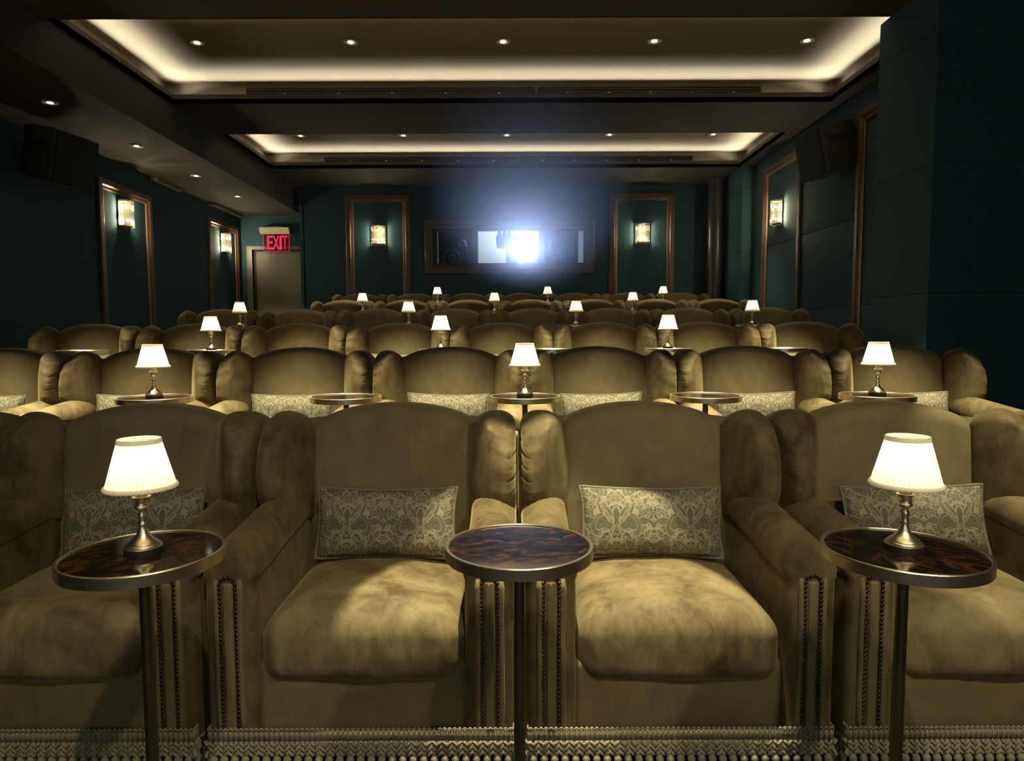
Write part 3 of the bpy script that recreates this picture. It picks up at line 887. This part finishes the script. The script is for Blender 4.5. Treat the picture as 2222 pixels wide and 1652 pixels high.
    m = MB(); m.box(-0.40, 0.40, -0.45, 0.17, 0.03, 0.13); m.box(-0.283, 0.283, -0.43, 0.1, 0.13, 0.325); P['base_frame'] = m.mesh('base_frame', M['under'])
    return P
PM = part_meshes()
CH = -0.5275        # front plane of trimmings
HWX = 0.4165
def run_path(step, inset=0.0):
    """points along left side, front and right side with outward normals"""
    pts = []
    yb = 0.10; f = CH; hx = HWX
    segs = [((-hx, yb), (-hx, f), (-1, 0)), ((-hx, f), (hx, f), (0, -1)), ((hx, f), (hx, yb), (1, 0))]
    for (a, b, nrm) in segs:
        Ls = math.hypot(b[0]-a[0], b[1]-a[1]); n = max(1, round(Ls/step))
        for i in range(n):
            t = (i + 0.5)/n
            pts.append((a[0]+(b[0]-a[0])*t, a[1]+(b[1]-a[1])*t, nrm))
    return pts
def trim_meshes():
    T = {}
    st = 0.0139
    zt, zb = 0.146, 0.110
    m = MB()
    # backing tape
    m.box(-HWX, HWX, CH+0.002, CH+0.006, zb, zt-0.006)
    m.box(-HWX, -HWX+0.004, CH, 0.1, zb, zt-0.006); m.box(HWX-0.004, HWX, CH, 0.1, zb, zt-0.006)
    for (x, y, n) in run_path(st):
        tx, ty = -n[1], n[0]
        def at(a, o, z): return (x + tx*a + n[0]*o, y + ty*a + n[1]*o, z)
        # scallop loop
        m.tube([at(0.0048*math.cos(PI*i/5), 0.001, zt - 0.006 + 0.0075*math.sin(PI*i/5)) for i in range(6)], 0.0026, 5)
        m.tube([at(0, 0.001, zt-0.007), at(0, 0.0025, zb+0.017), at(0, 0.001, zb+0.001)], 0.0024, 5)
        for a in (-0.0052, -0.0030, 0.0030, 0.0052):
            m.tube([at(a, 0.0005, zt-0.008), at(a, 0.0005, zb+0.001)], 0.0008, 4)
    T['gimp'] = m.mesh('gimp_band', M['fringe'], True)
    m = MB()
    zt, zb = 0.111, 0.071
    m.box(-HWX, HWX, CH+0.005, CH+0.007, zb+0.006, zt)
    P_ = run_path(st)
    for q, (x, y, n) in enumerate(P_):
        tx, ty = -n[1], n[0]
        for sgn in (1, -1):
            pts = []
            for i in range(9):
                t = i/8
                a = sgn*(0.034*t - 0.017); z = zt - (zt-zb)*t
                o = 0.0015 + 0.0030*math.sin(t*PI*3 + (0 if sgn > 0 else PI) + q*PI)
                pts.append((x + tx*a + n[0]*o, y + ty*a + n[1]*o, z))
            m.tube(pts, 0.0044, 5)
    T['net'] = m.mesh('fringe_netting', M['fringe'], True)
    T['net_kind'] = True
    m = MB()
    m.lathe([(0.003, 0.0), (0.0075, -0.003), (0.0105, -0.010), (0.0105, -0.016), (0.0078, -0.023), (0.0062, -0.027), (0.0078, -0.032), (0.0098, -0.052), (0.0102, -0.072)], 12,
            rad=lambda r, z, a, j: r*(1 + 0.09*(1 if j % 2 else -1)))
    T['tassel'] = m.mesh('tassel', M['fringe'], True)
    m = MB(); m.lathe([(0.0053, 0.0), (0.0048, 0.0020), (0.0032, 0.0036), (0.0008, 0.0043)], 8); 
    for i, v in enumerate(m.v): m.v[i] = (v[0], -v[2], v[1])
    T['nail'] = m.mesh('nail', M['nail'], True)
    return T
TM = trim_meshes()
def make_chair(loc, label, front, rz=0.0):
    t = thing('wing_armchair', label, 'armchair', loc, rz, 'velvet wing armchairs in rows')
    link('backrest', PM['backrest'], t); link('outside_back', PM['outside_back'], t)
    link('wing', PM['wingL'], t); link('wing', PM['wingR'], t)
    link('seat_cushion', PM['seat_cushion'], t); link('seat_rail', PM['seat_rail'], t); link('base_frame', PM['base_frame'], t)
    for s, k in ((-1, 'L'), (1, 'R')):
        a = link('arm', PM['arm'+k], t)
        link('arm_panel', PM['panel'+k], a); link('arm_welt', PM['welt'+k], a)
        if front:
            xc = s*0.3535
            zz = 0.155
            pos = []
            while zz < 0.553:
                pos.append((-0.0215, zz)); pos.append((0.0215, zz)); zz += 0.0127
            pos += [(-0.0165, 0.561), (-0.006, 0.566), (0.006, 0.566), (0.0165, 0.561)]
            for (dx, z) in pos:
                link('nail', TM['nail'], a, (xc + dx, -0.5225, z))
    if front:
        g = link('gimp_band', TM['gimp'], t)
        n = link('fringe_netting', TM['net'], t); n['kind'] = 'stuff'
        for (x, y, nn) in run_path(0.0288):
            link('tassel', TM['tassel'], n, (x + nn[0]*0.002, y + nn[1]*0.002, 0.073))
    return t
ORD = ['first', 'second', 'third', 'fourth', 'fifth', 'sixth', 'seventh', 'eighth']
ROWN = ['front', 'second', 'third', 'fourth', 'fifth', 'back']
def edges_to_x(px, Y): return [(p - 1111)/1450.0*Y for p in px]
ROWX = [
    [-2.168, -1.289, -0.4165, 0.4575, 1.3295, 2.205],
    [-3.00, -2.125, -1.243, -0.363, 0.506, 1.376, 2.245],
    [-3.570, -2.685, -1.812, -0.950, -0.088, 0.774, 1.636, 2.498],
    [-3.215, -2.353, -1.491, -0.629, 0.233, 1.095, 1.957, 2.835],
    [-2.320, -1.458, -0.596, 0.266, 1.128, 1.990, 2.852],
    [-2.45, -1.570, -0.708, 0.154, 1.016, 1.878, 2.748],
]
SIDE = {0: {0: 'leftmost, cut off by the left edge of the photo', 5: 'rightmost, cut off by the right edge of the photo'}}
for r in range(6):
    n = len(ROWX[r])
    for i, x in enumerate(ROWX[r]):
        where = '%s from the left' % ORD[i]
        if r == 0 and i in (0, 5): where = '%s, only wing edge showing' % ('leftmost' if i == 0 else 'rightmost')
        lit = ['olive velvet wing chair with fringe', 'golden olive wing chair', 'golden olive wing chair', 'dim brown wing chair', 'olive wing chair', 'dim olive wing chair'][r]
        make_chair((x, BK[r], FL[r]), '%s in the %s row, %s' % (lit, ROWN[r], where), r == 0)

# ---------------------------------------------------------------- lumbar pillows
def pillow_meshes():
    hx, hy, hz = 0.232, 0.055, 0.116
    def prof(u, v):
        return max(0.0, (1-abs(u)**2.6))**0.5*max(0.0, (1-abs(v)**2.6))**0.5
    def outline(u, v):
        return (hx*u*(1 - 0.05*(1-v*v)*(abs(u)**6)) - 0.0*v, hz*v*(1 - 0.085*(1-u*u)))
    m = MB(); nu, nv = 40, 24
    def grid(sgn):
        vs = []; fs = []
        for j in range(nv+1):
            for i in range(nu+1):
                u = math.sin((2*i/nu - 1)*PI/2)*0.35 + (2*i/nu - 1)*0.65; v = math.sin((2*j/nv - 1)*PI/2)*0.35 + (2*j/nv - 1)*0.65
                x, z = outline(u, v); d = hy*prof(u, v)
                d += 0.003*nz(x, z, sgn*3, 14)*prof(u, v)
                vs.append((x, sgn*d, z))
        for j in range(nv):
            for i in range(nu):
                a = j*(nu+1)+i
                q = (a, a+1, a+nu+2, a+nu+1)
                fs.append(q if sgn < 0 else tuple(reversed(q)))
        m.add(vs, fs)
    grid(-1); grid(1)
    cover = m.mesh('cover', M['damask'], True)
    m = MB(); pts = []
    n = 30
    for i in range(n): u = -1 + 2*i/n; x, z = outline(u, -1); pts.append((x, 0, z))
    for i in range(14): v = -1 + 2*i/14; x, z = outline(1, v); pts.append((x, 0, z))
    for i in range(n): u = 1 - 2*i/n; x, z = outline(u, 1); pts.append((x, 0, z))
    for i in range(14): v = 1 - 2*i/14; x, z = outline(-1, v); pts.append((x, 0, z))
    m.tube(pts, 0.0058, 7, closed=True)
    return cover, m.mesh('piping', M['damask_cord'], True)
PCOV, PPIP = pillow_meshes()
for r in range(3):
    for i, x in enumerate(ROWX[r]):
        if r == 0 and i in (0, 5): continue
        k = ('%s from the left' % ORD[i])
        t = thing('lumbar_pillow', 'damask lumbar pillow on the %s row chair, %s' % (ROWN[r], k), 'pillow',
                  (x + (0.035 if (r, i) == (0, 1) else 0.0), BK[r] - 0.108, FL[r] + 0.598), 0.0, 'paisley lumbar pillows')
        t.rotation_euler = (math.radians(-13 + random.uniform(-2, 2)), math.radians(random.uniform(-1.3, 1.3)), math.radians(random.uniform(-2, 2)))
        link('cover', PCOV, t); link('piping', PPIP, t)

# ---------------------------------------------------------------- drinks tables
TBH = 0.772
def table_meshes():
    T = {}
    R_ = 0.1575
    m = MB(); m.lathe([(R_-0.0075, TBH-0.020), (R_, TBH-0.024), (R_, TBH-0.0015), (R_-0.0012, TBH), (R_-0.0065, TBH), (R_-0.0075, TBH-0.0012), (R_-0.0075, TBH-0.020)], 72, cap=False); T['rim'] = m.mesh('rim', M['brass'], 35)
    m = MB(); m.lathe([(0.0005, TBH-0.018), (R_-0.0078, TBH-0.018), (R_-0.0078, TBH-0.0035), (0.0005, TBH-0.0035)], 72); T['glass'] = m.mesh('glass_top', M['tortoise'], 35)
    m = MB(); m.lathe([(0.0005, TBH-0.026), (0.06, TBH-0.026), (0.06, TBH-0.019), (0.0005, TBH-0.019)], 32); T['plate'] = m.mesh('mounting_plate', M['brass_dark'], 35)
    m = MB(); m.lathe([(0.0125, 0.012), (0.0125, TBH-0.026)], 24); T['pole'] = m.mesh('pole', M['brass_dark'], 40)
    m = MB(); m.lathe([(0.0005, 0.0), (0.125, 0.0), (0.125, 0.008), (0.118, 0.012), (0.0005, 0.0125)], 48); T['base'] = m.mesh('base', M['brass_dark'], 35)
    return T
TB = table_meshes()
def make_table(loc, label, rz):
    t = thing('drinks_table', label, 'table', loc, rz, 'round brass drinks tables')
    link('rim', TB['rim'], t); link('glass_top', TB['glass'], t); link('mounting_plate', TB['plate'], t); link('pole', TB['pole'], t); link('base', TB['base'], t)
    return t
# ---------------------------------------------------------------- table lamps
def lamp_meshes():
    T = {}
    m = MB(); m.lathe([(0.0005, 0.0), (0.0362, 0.0), (0.0366, 0.002), (0.0366, 0.0125), (0.0005, 0.013)], 40); T['foot'] = m.mesh('foot', M['bronze'], 35)
    prof = [(0.0005, 0.0130), (0.0362, 0.0130), (0.0368, 0.0145), (0.0362, 0.016), (0.0330, 0.0168), (0.0338, 0.0185), (0.0328, 0.0200), (0.0300, 0.0208), (0.0304, 0.0222),
            (0.0290, 0.0240), (0.0225, 0.0285), (0.0160, 0.0350), (0.0112, 0.0430), (0.0084, 0.0510), (0.0068, 0.0545), (0.0066, 0.0565), (0.0088, 0.0585), (0.0094, 0.0605), (0.0086, 0.0630),
            (0.0070, 0.0655), (0.0062, 0.0680), (0.0078, 0.0705), (0.0086, 0.0750), (0.0086, 0.0790), (0.0074, 0.0830), (0.0056, 0.0852), (0.0056, 0.0890), (0.0072, 0.0910),
            (0.0120, 0.0930), (0.0138, 0.0950), (0.0140, 0.0970), (0.0128, 0.0990), (0.0122, 0.1000), (0.0112, 0.1060), (0.0118, 0.1120), (0.0150, 0.1160), (0.0178, 0.1178), (0.0180, 0.1192), (0.0150, 0.1198), (0.0005, 0.1196)]
    m = MB(); m.lathe(prof, 32); T['stem'] = m.mesh('stem', M['brass'], 50)
    m = MB(); m.lathe([(0.0005, 0.1196), (0.0118, 0.1196), (0.0118, 0.150), (0.0005, 0.150)], 24); T['sleeve'] = m.mesh('candle_sleeve', M['lamp_tube'], 40)
    m = MB(); n = 176
    def rad(r, z, a, j): return r*(1 + 0.012*math.sin(44*a))
    pr = [(0.0655 - 0.0255*i/8, 0.141 + 0.096*i/8) for i in range(9)]
    loops = []
    for r, z in pr:
        loops.append([(rad(r, z, 2*PI*j/n, j)*math.cos(2*PI*j/n), rad(r, z, 2*PI*j/n, j)*math.sin(2*PI*j/n), z) for j in range(n)])
    m.loft(loops, True, False); T['shade'] = m.mesh('shade', M['shade'], True)
    m = MB(); k = 88
    m.tube([(0.0655*math.cos(2*PI*q/k), 0.0655*math.sin(2*PI*q/k), 0.1400) for q in range(k)], [0.0052 if q % 2 else 0.0041 for q in range(k)], 8, closed=True)
    T['braid'] = m.mesh('braid', M['shade_trim'], True)
    m = MB(); m.lathe([(0.0398, 0.2300), (0.0428, 0.2300), (0.0418, 0.2370), (0.0412, 0.2395), (0.0398, 0.2395), (0.0392, 0.2330)], 60, cap=False); T['band'] = m.mesh('top_band', M['shade_trim'], 35)
    return T
LM = lamp_meshes()
LAMP_E = 0.8
def make_lamp(loc, label):
    t = thing('table_lamp', label, 'lamp', loc, random.uniform(0, 6), 'candlestick lamps on the drinks tables')
    link('foot', LM['foot'], t); link('stem', LM['stem'], t); link('candle_sleeve', LM['sleeve'], t)
    s = link('shade', LM['shade'], t)
    link('braid', LM['braid'], s); link('top_band', LM['band'], s)
    light('bulb', 'POINT', (0, 0, 0.185), LAMP_E, (1.0, 0.82, 0.52), parent=t, shadow_soft_size=0.012)
    return t
TABLES = [  # row, x, depth, lamp?, where
    (0, -0.766, 1.36, 1, 'left'), (0, 0.014, 1.40, 0, 'middle'), (0, 0.812, 1.36, 1, 'right'),
    (1, -1.612, 3.00, 1, 'first'), (1, -0.748, 3.00, 0, 'second'), (1, 0.058, 3.00, 1, 'middle'), (1, 0.872, 3.00, 0, 'fourth'), (1, 1.645, 3.00, 1, 'rightmost'),
    (2, -3.05, 4.75, 0, 'leftmost'), (2, -2.133, 4.75, 1, 'second'), (2, -0.503, 4.75, 1, 'middle'), (2, 0.28, 4.75, 0, 'fourth'), (2, 1.107, 4.75, 1, 'fifth'), (2, 1.922, 4.75, 0, 'rightmost'),
    (3, -2.633, 6.50, 1, 'leftmost'), (3, -0.999, 6.50, 1, 'second'), (3, 0.623, 6.50, 1, 'third'), (3, 2.329, 6.50, 1, 'rightmost'),
    (4, -1.842, 8.30, 1, 'left'), (4, -0.213, 8.30, 1, 'middle'), (4, 1.495, 8.30, 1, 'right'),
    (5, -1.10, 9.95, 1, 'left'), (5, 0.532, 9.95, 1, 'middle'), (5, 2.24, 9.95, 1, 'right')]
for (r, x, y, lamp, wh) in TABLES:
    bare = 'bare ' if not lamp else ''
    make_table((x, y, FL[r]), '%sround tortoiseshell-top brass table, %s one in front of the %s row chairs' % (bare, wh, ROWN[r]), random.uniform(0, 6))
    if lamp:
        make_lamp((x, y + 0.0, FL[r] + TBH - 0.0033), 'candlestick lamp with pleated cream shade on the %s table of the %s row' % (wh, ROWN[r]))

# ---------------------------------------------------------------- thin haze added for the projector's glow and glare veil
def haze():
    m = bpy.data.materials.new('added_glow_haze'); m.use_nodes = True
    nt = m.node_tree
    nt.nodes.remove(nt.nodes['Principled BSDF'])
    v = nt.nodes.new('ShaderNodeVolumeScatter')
    v.inputs['Color'].default_value = (0.58, 0.66, 1.0, 1); v.inputs['Density'].default_value = 0.0026; v.inputs['Anisotropy'].default_value = 0.8
    L(nt, v.outputs[0], nt.nodes['Material Output'].inputs['Volume'])
    # the underside follows the rake of the seating
    prof = [(5.7, 1.50), (6.5, 1.58), (8.3, 1.77), (9.95, 1.95), (11.10, 1.95), (11.16, 1.10), (11.55, 1.10), (11.55, CZ - 0.02), (5.7, CZ - 0.02)]
    mb = MB(); mb.loft([[(-3.05, y, z) for y, z in prof], [(3.0, y, z) for y, z in prof]])
    o = mb.obj('haze', m)
    tag(o, 'thin bluish haze added for the projector glow above the back rows', 'haze'); o['kind'] = 'stuff'
haze()
